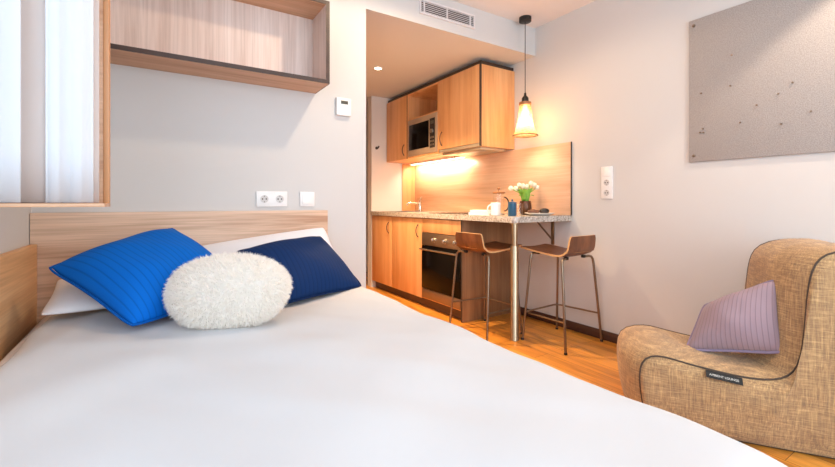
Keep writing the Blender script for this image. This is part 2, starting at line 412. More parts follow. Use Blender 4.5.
# pillows: square cloth cases defined by four corner points and a filling height
def pillow(name, c00, c10, c11, c01, fill, mat, n=26, label=None, cat='pillow', pinch=.05, group=None, flip=False, sag=0.0, back=.5, grow=1.06):
    """c00 lower start, c10 lower end, c11 upper end, c01 upper start"""
    P = [Vector(p) for p in (c00, c10, c11, c01)]; mid = (P[0]+P[1]+P[2]+P[3])/4; P = [mid+(p-mid)*grow for p in P]
    nor = (P[1]-P[0]).cross(P[3]-P[0]).normalized()
    if flip: nor = -nor
    b = bmesh.new(); uvl = b.loops.layers.uv.new('UVMap')
    def pos(s_, t_, side):
        # edges bow inwards between the corners
        ss = .5+(s_-.5)*(1-pinch*math.sin(PI*t_)); tt = .5+(t_-.5)*(1-pinch*math.sin(PI*s_))
        rd = 1-.06*(abs(2*s_-1)**5)*(abs(2*t_-1)**5); ss = .5+(ss-.5)*rd; tt = .5+(tt-.5)*rd
        p = P[0]*(1-ss)*(1-tt)+P[1]*ss*(1-tt)+P[2]*ss*tt+P[3]*(1-ss)*tt
        a = max(0, 1-abs(2*s_-1)**2.2); c = max(0, 1-abs(2*t_-1)**2.2)
        hgt = fill*(a*c)**.62*(1 if side > 0 else back)
        hgt *= 1+.10*vnoise(s_*1.2+fill*9, t_*1.1, 3)
        return p+nor*hgt*side-nor*sag*math.sin(PI*t_)
    idx = {}
    for side in (1, -1):
        for i in range(n+1):
            for j in range(n+1):
                rim = i in (0, n) or j in (0, n)
                if side < 0 and rim: idx[(side, i, j)] = idx[(1, i, j)]; continue
                idx[(side, i, j)] = b.verts.new(pos(i/n, j/n, side))
    for side in (1, -1):
        for i in range(n):
            for j in range(n):
                q = [(i, j), (i+1, j), (i+1, j+1), (i, j+1)]
                if side < 0: q = q[::-1]
                f = b.faces.new([idx[(side, a, c)] for a, c in q])
                for lp, (a, c) in zip(f.loops, q): lp[uvl].uv = (a/n, c/n)
    mb = MB(); mb.b.free(); mb.b = b
    o = mb.build(name, mat, None, 180)
    md = o.modifiers.new('s', 'SUBSURF'); md.levels = md.render_levels = 1
    rim = [pos(i/n, 0, 1) for i in range(n)]+[pos(1, j/n, 1) for j in range(n)]+[pos(1-i/n, 1, 1) for i in range(n)]+[pos(0, 1-j/n, 1) for j in range(n)]
    if label: tag(o, label, cat, group)
    return o, rim
pillow('pillow', (-.335, 1.84, .580), (.17, 1.86, .585), (.15, 2.24, .65), (-.345, 2.22, .645), .062, M['sheet'], 22,
       'white cotton pillow lying flat beneath the blue cushion by the side board', 'pillow', .06)
pillow('pillow', (.14, 2.05, .60), (.84, 2.02, .59), (.80, 2.25, .825), (.15, 2.25, .745), .055, M['sheet'], 22,
       'white cotton pillow leaning on the headboard behind the shade-toned navy cushion', 'pillow', .05)
o, rim = pillow('cushion', (-.066, 1.585, .572), (.33, 1.80, .60), (.058, 2.17, .845), (-.322, 1.93, .728), .115, M['blue'], 28,
       'blue quilted cushion near the oak side board, daylight put into its colour', 'cushion', .07)
MB().tube(rim, .004, 6, closed=True).build('piping', M['blue'], o)
o, rim = pillow('cushion', (.36, 1.60, .572), (.832, 1.815, .56), (.733, 2.12, .780), (.30, 1.95, .745), .09, M['navy'], 28,
       'blue quilted cushion between the fluffy cushion and the kitchen side, shade put into its navy colour', 'cushion', .06)
MB().tube(rim, .004, 6, closed=True).build('piping', M['navy'], o)

# fluffy cushion: a soft body and its pile
fc = Vector((.203, 1.512, .660)); ra, rb, rc = .196, .086, .128
yaw = R(-32.5); tilt = R(-38)
rot = Matrix.Rotation(yaw, 3, 'Z') @ Matrix.Rotation(tilt, 3, 'X')
def egg(u, v):
    """unit direction -> rounded, slightly flat-topped cushion surface"""
    d = Vector((math.cos(v)*math.cos(u), math.cos(v)*math.sin(u), math.sin(v)))
    e = 2.08; k = (abs(d.x)**e+abs(d.y)**e+abs(d.z)**e)**(-1/e)
    q = d*k; return Vector((q.x*ra*(1+.09*q.z), q.y*rb, q.z*rc))
flf = thing('fluffy_cushion', 'cream fluffy cushion lying against the two blue cushions', 'cushion', (fc.x, fc.y, .55))
mb = MB(); rows = []
for i in range(25):
    v = -PI/2+PI*i/24; rows.append([fc+rot @ egg(2*PI*j/40, v) for j in range(41)])
mb.grid(rows); bmesh.ops.remove_doubles(mb.b, verts=mb.b.verts, dist=1e-5)
mb.build('cushion_body', M['fur'], flf, 180)
mb = MB(); rnd = random.Random(3)
for i in range(15000):
    z = rnd.uniform(-1, 1); u = rnd.uniform(0, 2*PI); v = math.asin(z)
    p = egg(u, v); e1 = egg(u+.02, v)-p; e2 = egg(u, v+.02)-p
    nn = e1.cross(e2)
    if nn.length < 1e-9: continue
    nn.normalize()
    if nn.dot(p) < 0: nn = -nn
    wp = fc+rot @ p; wn = (rot @ nn); 
    if wp.z < .56 and wn.z < -.3: continue
    wn = (wn+Vector((rnd.gauss(0, .45), rnd.gauss(0, .45), rnd.gauss(-.15, .45)))).normalized()
    sd = wn.cross(Vector((rnd.gauss(0, 1), rnd.gauss(0, 1), rnd.gauss(0, 1)))).normalized()
    ln = rnd.uniform(.010, .022); w_ = rnd.uniform(.0010, .0020)
    mid = wp+wn*ln*.55; tip = mid+(wn+Vector((0, 0, -.35))).normalized()*ln*.5
    if tip.z < .556: continue
    a = [mb.b.verts.new(q) for q in (wp-sd*w_, wp+sd*w_, mid+sd*w_*.8, mid-sd*w_*.8, tip)]
    mb.b.faces.new(a[:4]); mb.b.faces.new((a[3], a[2], a[4]))
mb.build('fur', M['fur'], flf, 180, normals=False)

# ------------------------------------------------------------------ shelf over the bed
SX0, SX1, SY, SZ0, SZ1, ST = -.43, .782, 2.105, 1.600, 2.042, .020
t = thing('wall_shelf', 'open oak box shelf with dark edges on the wall above the headboard', 'shelf', ((SX0+SX1)/2, D, SZ0))
box((SX0+ST, D-.012, SZ0+ST), (SX1-ST, D-.001, SZ1-ST)).build('back_panel', M['shelfwood'], t)
box((SX0, SY+.002, SZ0), (SX1-.002, D-.001, SZ0+ST)).build('bottom_panel', M['shelfin'], t)
box((SX0, SY+.002, SZ1-ST), (SX1-.002, D-.001, SZ1)).build('top_panel', M['shelfin'], t)
box((SX0, SY+.002, SZ0+ST), (SX0+ST, D-.001, SZ1-ST)).build('side_panel', M['shelfwood'], t)
box((SX1-ST, SY+.002, SZ0+ST), (SX1-.002, D-.001, SZ1-ST)).build('side_panel', M['shelfwood'], t)
mb = MB().box((SX0, SY, SZ0-.001), (SX1, SY+.002, SZ0+ST)).box((SX0, SY, SZ1-ST), (SX1, SY+.002, SZ1))
mb.box((SX0, SY, SZ0+ST), (SX0+ST, SY+.002, SZ1-ST)).box((SX1-ST, SY, SZ0+ST), (SX1, SY+.002, SZ1-ST))
mb.box((SX1-.002, SY+.002, SZ0-.001), (SX1, D-.001, SZ1)).build('edge_banding', M['edge'], t)

# ------------------------------------------------------------------ plates on walls
def socket_face(root, c, ax, sg, r=.021):
    """round sunken face with two pin holes; ax 'Y' for the back wall, 'X' for the right wall"""
    def P(a, b, d): return (c[0]+a, c[1]-d, c[2]+b) if ax == 'Y' else (c[0]-d, c[1]-a, c[2]+b)
    mb = MB()
    n = 28
    rings = []
    for rr, d in ((r, .0), (r, .0022), (r*.9, .0022), (r*.86, .0004), (.0005, .0004)):
        rings.append([mb.b.verts.new(P(rr*math.cos(2*PI*i/n), rr*math.sin(2*PI*i/n), d)) for i in range(n)])
    for a, b in zip(rings, rings[1:]): mb.bridge(a, b)
    f = mb.build('socket_insert', M['insert'], root)
    for s_ in (-1, 1):
        mb = MB(); mb.tube([P(s_*.0095, 0, .0003), P(s_*.0095, 0, .0016)], .0042, 10)
        mb.build('pin_hole', M['slot'], f)
    for s_ in (-1, 1):
        mb = MB(); mb.tube([P(0, s_*r*.82, .0006), P(0, s_*r*.62, .0026)], .0022, 6); mb.build('earth_clip', M['pinm'], f)
# double socket and switch on the headboard wall
z0, z1 = .940, 1.024
t = thing('double_socket', 'white double wall socket above the headboard', 'socket', (.535, D, z0))
box((.453, D-.010, z0), (.618, D, z1), .002).build('frame', M['white'], t)
for x in (.494, .576):
    socket_face(t, (x, D-.010, .982), 'Y', 1)
t = thing('light_switch', 'white square light switch above the headboard end', 'switch', (.732, D, z0))
box((.690, D-.009, z0), (.774, D, z1), .002).build('frame', M['white'], t)
box((.703, D-.0125, z0+.013), (.761, D-.008, z1-.013), .0015).build('rocker', M['whitegloss'], t)
t = thing('thermostat', 'white wall thermostat with small dark display beside the kitchen opening', 'thermostat', (.95, D, 1.485))
box((.904, D-.026, 1.487), (.997, D, 1.592), .004).build('housing', M['white'], t)
box((.930, D-.028, 1.555), (.975, D-.025, 1.575), .0006).build('display', M['screen'], t)
t = thing('socket_column', 'white upright switch and double socket plate on the right wall', 'socket', (W, 1.695, .99))
box((W-.010, 1.654, .990), (W, 1.737, 1.214), .002).build('frame', M['white'], t)
box((W-.0125, 1.667, 1.145), (W-.009, 1.724, 1.202), .0015).build('rocker', M['whitegloss'], t)
for z in (1.102, 1.031): socket_face(t, (W-.010, 1.6955, z), 'X', 1)

# ------------------------------------------------------------------ air vent in the soffit
t = thing('air_vent', 'white slatted air vent grille above the kitchen opening', 'vent', (1.75, D, 2.25))
vx0, vx1, vz0, vz1 = 1.505, 1.99, 2.250, 2.352
mb = MB().box((vx0, D-.012, vz0), (vx1, D, vz0+.012)).box((vx0, D-.012, vz1-.012), (vx1, D, vz1)).box((vx0, D-.012, vz0+.012), (vx0+.009, D, vz1-.012)).box((vx1-.012, D-.012, vz0+.012), (vx1, D, vz1-.012))
for x in (1.54, 1.735, 1.945): mb.box((x-.005, D-.011, vz0+.012), (x+.005, D, vz1-.012))
mb.build('frame', M['vent'], t)
box((vx0+.010, D-.002, vz0+.010), (vx1-.010, D-.0005, vz1-.010)).build('backing', M['slot'], t)
for k in range(6):
    z = vz0+.012+(k+.5)*(vz1-vz0-.024)/6
    mb = MB(); mb.prism([(-.010, -.004), (-.002, .0035), (-.002, .0055), (-.010, -.001)], lambda p: (vx0+.012, D+p[0], z+p[1]), lambda p: (vx1-.012, D+p[0], z+p[1]))
    mb.build('slat', M['vent'], t)

# ------------------------------------------------------------------ pinboard
PY0, PY1, PZ0, PZ1 = -.06, 1.172, 1.199, 2.026
t = thing('pinboard', 'large grey felt pinboard on the right wall above the armchair', 'pinboard', (W, .556, PZ0))
box((W-.014, PY0, PZ0), (W-.001, PY1, PZ1), .002).build('board', M['felt'], t)
for y in (PY0+.028, PY1-.028):
    for z in (PZ0+.035, PZ1-.035):
        mb = MB(); mb.tube([(W-.013, y, z), (W-.019, y, z), (W-.021, y, z)], [.0085, .0085, .006], 14); mb.build('screw_cap', M['pinm'], t)
XP = W-.014
pins = [(0.9566, 1.7630), (0.9631, 1.5982), (1.1049, 1.5892), (0.7047, 1.5519), (0.7589, 1.5086), (0.8469, 1.4695), (0.6377, 1.3980), (0.9183, 1.3906), (0.7479, 1.3552), (1.0953, 1.3849), (1.1098, 1.3655), (1.0929, 1.3630)]
for y, z in pins:
    mb = MB(); mb.tube([(XP+.002, y, z), (XP-.004, y, z), (XP-.006, y, z), (XP-.0085, y, z)], [.003, .003, .0048, .0040], 10)
    tag(mb.build('drawing_pin', M['pinm']), 'small metal drawing pin stuck in the grey pinboard', 'pin', 'drawing pins in the pinboard')

# ------------------------------------------------------------------ kitchen run
KX, KB = 2.062, 2.57       # front plane, end of the base run
def bow(p, length, out, axis='Z', r=.0045):
    """bow handle on a front that faces -X"""
    pts = []
    for i in range(13):
        s_ = i/12; a = (s_-.5)*length
        pts.append((p[0]-.002-out*math.sin(PI*s_)**.7, p[1], p[2]+a) if axis == 'Z' else (p[0]-.002-out*math.sin(PI*s_)**.7, p[1]+a, p[2]))
    mb = MB(); mb.tube(pts, [.006]+[r]*11+[.006], 8); return mb
def base_cab(y0, y1, label, hy):
    t = thing('base_cabinet', label, 'cabinet', ((KX+W)/2, (y0+y1)/2, 0), None)
    mb = MB().box((KX+.02, y0+.001, .082), (W-.001, y0+.018, .822)).box((KX+.02, y1-.018, .082), (W-.001, y1-.001, .822))
    mb.box((KX+.02, y0+.018, .082), (W-.001, y1-.018, .10)).box((W-.012, y0+.018, .10), (W-.001, y1-.018, .822)).box((KX+.02, y0+.018, .80), (KX+.10, y1-.018, .822)).build('body', M['kit'], t)
    d = box((KX, y0+.003, .084), (KX+.018, y1-.003, .815), .0015).build('door', M['kit'], t)
    bow((KX, hy, .70), .115, .024).build('handle', M['iron'], d)
base_cab(3.738, 4.205, 'oak base cabinet with dark bow handle at the hall end of the run', 3.80)
base_cab(3.162, 3.738, 'oak base cabinet with dark bow handle beside the oven', 3.225)
t = thing('oven_cabinet', 'oak oven housing cabinet with brown end panel below the worktop', 'cabinet', ((KX+W)/2, 2.866, 0))
mb = MB().box((KX+.02, 3.144, .082), (W-.001, 3.161, .822)).box((KX+.02, 2.588, .082), (W-.001, 3.144, .092)).box((W-.012, 2.588, .10), (W-.001, 3.144, .822)).box((KX+.02, 2.588, .692), (W-.012, 3.144, .703))
mb.build('body', M['kit'], t)
box((KX, 2.589, .693), (KX+.018, 3.159, .815), .0015).build('fascia', M['kit'], t)
box((KX, KB, .0), (W-.001, 2.587, .822), .001).build('end_panel', M['kitdark'], t)
box((KX-.0015, KB, .0), (KX, 2.587, .822)).build('edge_band', M['kitedge'], t)
tag(box((KX+.05, 2.589, 0), (KX+.066, 4.205, .080)).build('plinth', M['plinth']), 'brown plinth board running under the kitchen cabinets', 'plinth')
# oven
t = thing('oven', 'built-in black glass oven with three metal knobs', 'oven', (KX+.25, 2.874, .094))
oy0, oy1 = 2.592, 3.158
box((KX+.02, oy0+.012, .096), (KX+.52, oy1-.018, .688)).build('body', M['grate'], t)
box((KX-.004, oy0, .578), (KX+.019, oy1, .688), .002).build('control_panel', M['bronze'], t)
d = box((KX-.006, oy0, .186), (KX+.019, oy1, .572), .003).build('door', M['blackglass'], t)
mb = MB().tube([(KX-.038, oy0+.02, .543), (KX-.038, oy1-.02, .543)], .008, 12)
for y in (oy0+.05, oy1-.05): mb.tube([(KX-.038, y, .543), (KX-.006, y, .543)], .006, 8)
mb.build('handle', M['steel'], d)
box((KX-.003, oy0, .097), (KX+.019, oy1, .181), .002).build('lower_panel', M['bronze'], t)
for y in (2.95, 2.79, 2.645):
    mb = MB(); mb.tube([(KX-.004, y, .634), (KX-.012, y, .634), (KX-.013, y, .634), (KX-.030, y, .634)], [.023, .023, .018, .0165], 20)
    mb.box((KX-.034, y-.003, .619), (KX-.028, y+.003, .649), .001)
    mb.build('knob', M['chrome'], t)
# worktop with sink cut-out
CX0, CY0, CY1, CZ0, CZ1 = 2.045, 1.985, 4.208, .824, .866
hx0, hx1, hy0, hy1 = 2.16, 2.46, 3.68, 4.06
mb = MB(); rc_ = .045
poly = [(W-.001, CY0), (W-.001, hy0), (CX0, hy0)]
poly += [(CX0+rc_-rc_*math.cos(a), CY0+rc_-rc_*math.sin(a)) for a in [PI/2*i/8 for i in range(9)]]
mb.prism(poly, lambda p: (p[0], p[1], CZ0), lambda p: (p[0], p[1], CZ1))
mb.box((CX0, hy0, CZ0), (hx0, hy1, CZ1)).box((hx1, hy0, CZ0), (W-.001, hy1, CZ1)).box((CX0, hy1, CZ0), (W-.001, CY1, CZ1))
tag(mb.build('worktop', M['granite'], None, 30), 'speckled granite worktop ending in a breakfast bar', 'worktop')
t = thing('sink', 'small steel sink sunk in the granite worktop', 'sink', (2.31, 3.87, .72))
mb = MB().box((hx0-.02, hy0-.02, CZ1), (hx0+.006, hy1+.02, CZ1+.003)).box((hx1-.006, hy0-.02, CZ1), (hx1+.02, hy1+.02, CZ1+.003)).box((hx0+.006, hy0-.02, CZ1), (hx1-.006, hy0+.006, CZ1+.003)).box((hx0+.006, hy1-.006, CZ1), (hx1-.006, hy1+.02, CZ1+.003))
mb.build('rim', M['steel'], t)
mb = MB(); q = .006
mb.box((hx0+.002, hy0+.002, .72), (hx1-.002, hy1-.002, .723)).box((hx0+.002, hy0+.002, .723), (hx0+.005, hy1-.002, CZ1)).box((hx1-.005, hy0+.002, .723), (hx1-.002, hy1-.002, CZ1)).box((hx0+.005, hy0+.002, .723), (hx1-.005, hy0+.005, CZ1)).box((hx0+.005, hy1-.005, .723), (hx1-.005, hy1-.002, CZ1))
mb.build('basin', M['steel'], t)
MB().lathe((2.31, 3.87, .7232), [(.03, 0), (.03, .002), (.012, .002), (.012, .001)], 20).build('drain', M['chrome'], t)
# faucet
fx, fy = 2.51, 3.89
t = thing('kitchen_tap', 'chrome kitchen tap behind the sink', 'tap', (fx, fy, CZ1))
MB().lathe((fx, fy, CZ1), [(.028, 0), (.028, .01), (.018, .014), (.018, .11), (.014, .118)], 20).build('tap_body', M['chrome'], t)
MB().tube([(fx-.01, fy, CZ1+.085), (fx-.08, fy, CZ1+.095), (fx-.15, fy, CZ1+.092), (fx-.165, fy, CZ1+.085), (fx-.17, fy, CZ1+.068)], .010, 12).build('spout', M['chrome'], t)
MB().tube([(fx, fy, CZ1+.115), (fx, fy-.01, CZ1+.135), (fx+.005, fy-.025, CZ1+.165)], [.011, .008, .006], 10).build('lever', M['chrome'], t)
# hob
t = thing('hob', 'black glass hob set on the worktop above the oven', 'hob', (2.33, 2.88, CZ1))
box((2.12, 2.63, CZ1), (2.56, 3.13, CZ1+.006), .002).build('glass_plate', M['blackglass'], t)
for x, y, r in ((2.24, 2.76, .075), (2.24, 2.99, .09), (2.44, 2.76, .09), (2.44, 2.99, .075)):
    MB().lathe((x, y, CZ1+.006), [(r, 0), (r, .0006), (r-.004, .0006), (r-.004, 0)], 32, cap=False).build('burner_ring', M['bronze'], t)
# splashback
t = thing('splashback', 'oak splashback panel on the wall behind the worktop', 'splashback', (W, 3.1, CZ1))
box((W-.012, 1.986, CZ1+.001), (W-.001, 4.196, 1.423), .001).build('panel', M['splash'], t)
box((W-.014, 1.983, CZ1+.001), (W-.001, 1.986, 1.4235)).build('edge_band', M['kitedge'], t)
tag(box((2.46, 4.198, CZ1+.001), (W-.012, 4.209, 1.423), .001).build('splash_return', M['kit']), 'narrow oak splash panel on the short wall beside the tap', 'splashback')
# bar post and bracket
t = thing('bar_post', 'round chrome post holding up the breakfast bar corner', 'post', (2.113, 2.052, 0))
MB().lathe((2.113, 2.052, 0), [(.030, 0), (.030, .004), (.0285, .006), (.0285, .655), (.027, .66)], 24).build('lower_tube', M['postm'], t)
MB().lathe((2.113, 2.052, .66), [(.0215, 0), (.0215, .155), (.035, .157), (.035, .164)], 24).build('upper_tube', M['postm'], t)
t = thing('bar_bracket', 'grey steel angle bracket under the breakfast bar on the wall', 'bracket', (W-.006, 2.16, .63))
box((W-.006, 2.145, .63), (W-.001, 2.175, .822), .001).build('wall_plate', M['legsteel'], t)
box((2.42, 2.145, .817), (W-.006, 2.175, .822), .001).build('arm', M['legsteel'], t)
MB().prism([(-.008, 0), (.008, 0), (.008, .006), (-.008, .006)], lambda p: (W-.008, 2.16+p[0], .665+p[1]), lambda p: (2.47, 2.16+p[0], .811+p[1])).build('brace', M['legsteel'], t)

# wall cabinets
UX, UZ0, UZ1 = 2.25, 1.432, 2.114
def up_body(t, y0, y1, x0=None):
    x0 = x0 or UX+.019
    mb = MB().box((x0, y0+.001, UZ0), (W-.001, y0+.018, UZ1)).box((x0, y1-.018, UZ0), (W-.001, y1-.001, UZ1))
    mb.box((x0, y0+.018, UZ0), (W-.001, y1-.018, UZ0+.018)).box((x0, y0+.018, UZ1-.018), (W-.001, y1-.018, UZ1)).box((W-.010, y0+.018, UZ0+.018), (W-.001, y1-.018, UZ1-.018))
    return mb.build('body', M['kit'], t)
t = thing('wall_cabinet', 'oak wall cabinet with one door on the hall side of the microwave', 'cabinet', ((UX+W)/2, 3.97, UZ0))
up_body(t, 3.741, 4.205)
d = box((UX, 3.748, UZ0), (UX+.018, 4.200, UZ1), .0015).build('door', M['kit'], t)
bow((UX, 3.80, 1.53), .115, .022).build('handle', M['iron'], d)
box((UX+.001, 3.741, UZ0), (UX+.018, 3.747, UZ1)).build('edge_band', M['kitedge'], t)
t = thing('microwave_cabinet', 'open oak wall cabinet with empty niche above the microwave', 'cabinet', ((UX+W)/2, 3.45, UZ0))
up_body(t, 3.165, 3.741, UX+.004)
box((UX+.03, 3.183, 1.838), (W-.010, 3.723, 1.852)).build('shelf', M['kit'], t)
t = thing('microwave', 'steel built-in microwave with dark window and control panel', 'microwave', ((UX+W)/2, 3.45, UZ0+.018))
my0, my1, mz0, mz1 = 3.186, 3.720, UZ0+.019, 1.828
box((UX+.022, my0+.01, mz0), (W-.05, my1-.01, mz1-.008)).build('body', M['grate'], t)
fr = MB().box((UX-.004, my0, mz0), (UX+.02, my1, mz1), .003).build('front_frame', M['msteel'], t)
box((UX-.007, my0+.135, mz0+.06), (UX-.003, my1-.03, mz1-.055), .001).build('window', M['blackglass'], t)
cp = box((UX-.006, my0+.03, mz0+.045), (UX-.003, my0+.118, mz1-.045), .001).build('control_panel', M['grate'], t)
for k, z in enumerate((mz0+.075, mz0+.11, mz0+.145)):
    for y in (my0+.05, my0+.074, my0+.098): box((UX-.009, y-.008, z-.009), (UX-.005, y+.008, z+.009), .001).build('button', M['bronze'], cp)
MB().tube([(UX-.005, my0+.074, mz0+.205), (UX-.022, my0+.074, mz0+.205)], [.022, .019], 20).build('dial', M['steel'], cp)
box((UX-.0085, my0+.045, mz1-.10), (UX-.0055, my0+.103, mz1-.07)).build('display', M['screen'], cp)
t = thing('wall_cabinet', 'large oak wall cabinet with one door above the cooker hood', 'cabinet', ((UX+W)/2, 2.867, UZ0))
up_body(t, 2.572, 3.165)
d = box((UX, 2.580, UZ0+.03), (UX+.018, 3.160, UZ1), .0015).build('door', M['kit'], t)
bow((UX, 3.108, 1.56), .125, .022).build('handle', M['iron'], d)
box((UX-.001, 2.571, UZ0), (UX+.018, 2.579, UZ1)).build('edge_band', M['kitedge'], t)
tag(box((UX+.02, 2.585, UZ1+.001), (W-.002, 4.203, UZ1+.034)).build('shadow_gap_strip', M['kitedge']), 'dark recessed strip painted for the shade above the wall cabinets', 'shadow gap')  # dark strip stands in for the shade in the gap above the cabinets
# hood and LED strip below the cabinets
t = thing('cooker_hood', 'slim steel cooker hood under the large wall cabinet', 'cooker hood', (2.45, 2.87, 1.405))
box((UX+.004, 2.585, 1.432), (UX+.018, 3.155, 1.460), .001).build('front_lip', M['hood'], t)
box((UX+.03, 2.60, 1.410), (2.56, 3.14, 1.4315), .003).build('body', M['hood'], t)
box((UX+.06, 2.64, 1.4065), (2.40, 2.96, 1.4105), .001).build('filter_grille', M['steel'], t)
t = thing('under_cabinet_light', 'warm strip light fixed beneath the wall cabinets', 'lamp', (2.46, 3.65, 1.40))
box((2.53, 3.17, 1.412), (2.59, 4.15, 1.4315), .002).build('housing', M['white'], t)
box((2.537, 3.18, 1.4105), (2.583, 4.14, 1.4125)).build('diffuser', M['led'], t)
box((2.44, 3.155, 1.402), (2.50, 3.169, 1.4315), .001).build('end_cap', M['black'], t)
# coat hook on the short wall, ceiling downlight
t = thing('coat_hook', 'small dark coat hook on the short wall beside the kitchen', 'hook', (2.125, 4.21, 1.575))
MB().lathe((0, 0, 0), [(.018, 0), (.018, .005), (.014, .007)], 16)
mb = MB(); mb.tube([(2.125, 4.209, 1.59), (2.125, 4.203, 1.59)], .017, 16); mb.build('rose', M['iron'], t)
MB().tube([(2.125, 4.204, 1.59), (2.125, 4.175, 1.585), (2.125, 4.158, 1.592), (2.125, 4.152, 1.608)], [.006, .006, .006, .009], 10).build('peg', M['iron'], t)
t = thing('ceiling_downlight', 'small round recessed downlight in the lowered kitchen ceiling', 'lamp', (1.685, 3.309, HK-.006))
MB().lathe((1.685, 3.309, HK-.006), [(.032, .0), (.042, .0), (.044, .003), (.044, .006), (.032, .006)], 28, cap=False).build('rim', M['white'], t)
MB().lathe((1.685, 3.309, HK-.005), [(.032, 0), (.032, .004)], 28).build('lens', M['down'], t)

# ------------------------------------------------------------------ pendant lamp
px_, py_ = 2.428, 2.245
t = thing('pendant_lamp', 'pendant lamp with flared woven shade hanging over the breakfast bar', 'lamp', (px_, py_, H))
MB().lathe((px_, py_, H-.036), [(.043, 0), (.047, .003), (.047, .034), (.045, .0355)], 28).build('ceiling_rose', M['black'], t)
MB().tube([(px_, py_, H-.036), (px_, py_, 1.815)], .003, 8).build('cable', M['black'], t)
MB().lathe((px_, py_, 1.735), [(.030, 0), (.031, .008), (.026, .028), (.026, .045), (.018, .056), (.010, .064), (.008, .085)], 24).build('lamp_holder', M['black'], t)
prof = [(.044, .252), (.045, .24), (.048, .20), (.053, .15), (.061, .10), (.072, .055), (.084, .02), (.092, .0)]
mb = MB(); mb.lathe((px_, py_, 1.487), prof, 40, cap=False)
sh = mb.build('lamp_shade', M['shade'], t, 180); md = sh.modifiers.new('t', 'SOLIDIFY'); md.thickness = .0025
MB().tube([(px_+.095*math.cos(2*PI*i/40), py_+.095*math.sin(2*PI*i/40), 1.487) for i in range(40)], .0035, 8, closed=True).build('bottom_ring', M['plinth'], sh)
MB().lathe((px_, py_, 1.725), [(.046, 0), (.0475, .004), (.046, .022), (.032, .026)], 30).build('top_band', M['lidwood'], sh)
mb = MB(); mb.lathe((px_, py_, 1.615), [(.004, 0), (.018, .006), (.029, .025), (.031, .042), (.026, .065), (.016, .09), (.013, .108)], 24)
mb.build('bulb', M['bulb'], t, 180)

# ------------------------------------------------------------------ things on the bar
cz = CZ1
t = thing('flower_vase', 'brown metal vase of cream tulips by the splashback', 'vase', (2.508, 2.317, cz))
vx, vy = 2.508, 2.317
mb = MB(); mb.lathe((vx, vy, cz), [(.032, 0), (.046, .015), (.050, .05), (.047, .09), (.043, .110), (.040, .110), (.044, .09), (.046, .05), (.03, .012)], 28); mb.build('vase_body', M['copper'], t, 60)
rnd = random.Random(11)
heads = [(-.105, -.02, .205), (-.06, .02, .20), (-.02, -.03, .215), (.015, .03, .21), (.035, -.02, .235), (.06, .0, .225), (.085, .03, .21), (-.035, .035, .222)]
cr = Vector((.843, -.537, 0)); cf = Vector((.537, .843, 0))
for a, b, z in heads:
    top = Vector((vx, vy, cz+z))+cr*a+cf*b*.6
    bot = Vector((vx, vy, cz+.1))+cr*a*.15+cf*b*.1; mid = (top+bot)/2+Vector((0, 0, .02))-cr*a*.12
    f = MB().tube([bot, mid, top], [.0035, .003, .003], 7).build('flower_stem', M['leaf'], t)
    mb = MB(); ax = (top-mid).normalized(); q = Vector((0, 0, 1)).rotation_difference(ax).to_matrix()
    for k in range(6):
        an = k*PI/3; w_ = []
        for i in range(6):
            s_ = i/5; rad = .0185*math.sin(PI*(.12+.72*s_)); hw = .011*math.sin(PI*(.08+.84*s_))
            for sg in (-1, 0, 1):
                w_.append((i, sg, top+q @ Vector((math.cos(an+sg*hw/.02)*rad*(1+.06*(sg == 0)), math.sin(an+sg*hw/.02)*rad*(1+.06*(sg == 0)), .042*s_-.004))))
        rows = [[p for (i2, sg, p) in w_ if i2 == i] for i in range(6)]
        mb.grid(rows)
    fo = mb.build('petals', M['petal'], f, 180); md = fo.modifiers.new('t', 'SOLIDIFY'); md.thickness = .0012
for k in range(16):
    a = rnd.uniform(-.095, .09); b = rnd.uniform(-.05, .05); z = rnd.uniform(.15, .215)
    top = Vector((vx, vy, cz+z))+cr*a+cf*b; bot = Vector((vx, vy, cz+.11))+cr*a*.25+cf*b*.2
    rows = []; sd = (cr+cf*rnd.uniform(-.6, .6)).normalized()
    for i in range(8):
        s_ = i/7; p = bot.lerp(top, s_)+Vector((0, 0, .03*math.sin(PI*s_)))-cr*a*.25*math.sin(PI*s_)
        hw = .017*math.sin(PI*min(1, .12+.88*s_))**.8+.0006
        rows.append([p-sd*hw, p+cf*.004, p+sd*hw])
    mb = MB(); mb.grid(rows); lo = mb.build('leaf', M['leaf'], t, 180); md = lo.modifiers.new('t', 'SOLIDIFY'); md.thickness = .001
# blue canister
t = thing('blue_canister', 'blue enamel canister with knob lid at the bar corner', 'canister', (2.165, 2.125, cz))
MB().lathe((2.165, 2.125, cz), [(.029, 0), (.031, .003), (.031, .092), (.029, .094)], 28).build('canister_body', M['bluepot'], t)
ld = MB().lathe((2.165, 2.125, cz+.0945), [(.032, 0), (.032, .006), (.012, .010), (.006, .011)], 28).build('lid', M['bluepot'], t)
MB().lathe((2.165, 2.125, cz+.1055), [(.004, 0), (.004, .004), (.008, .007), (.008, .012), (.003, .015)], 16).build('knob', M['bluepot'], ld)
# glass tumbler
mb = MB(); mb.lathe((2.235, 2.125, cz), [(.026, 0), (.030, .09), (.0285, .09), (.0245, .006)], 28); tag(mb.build('glass_tumbler', M['glass'], None, 50), 'clear glass tumbler between blue canister and white plate', 'glass')
# white mug
t = thing('white_mug', 'white china mug standing before the coffee press', 'mug', (2.155, 2.285, cz))
mb = MB(); mb.lathe((2.155, 2.285, cz), [(.030, 0), (.036, .004), (.038, .095), (.0355, .097), (.033, .09), (.031, .008)], 28); mb.build('mug_body', M['whitegloss'], t, 50)
MB().tube([Vector((2.155, 2.285, cz+.05))-cr*(.034+.028*math.sin(PI*i/10))+Vector((0, 0, .03*math.cos(PI*i/10))) for i in range(11)], .005, 8).build('handle', M['whitegloss'], t)
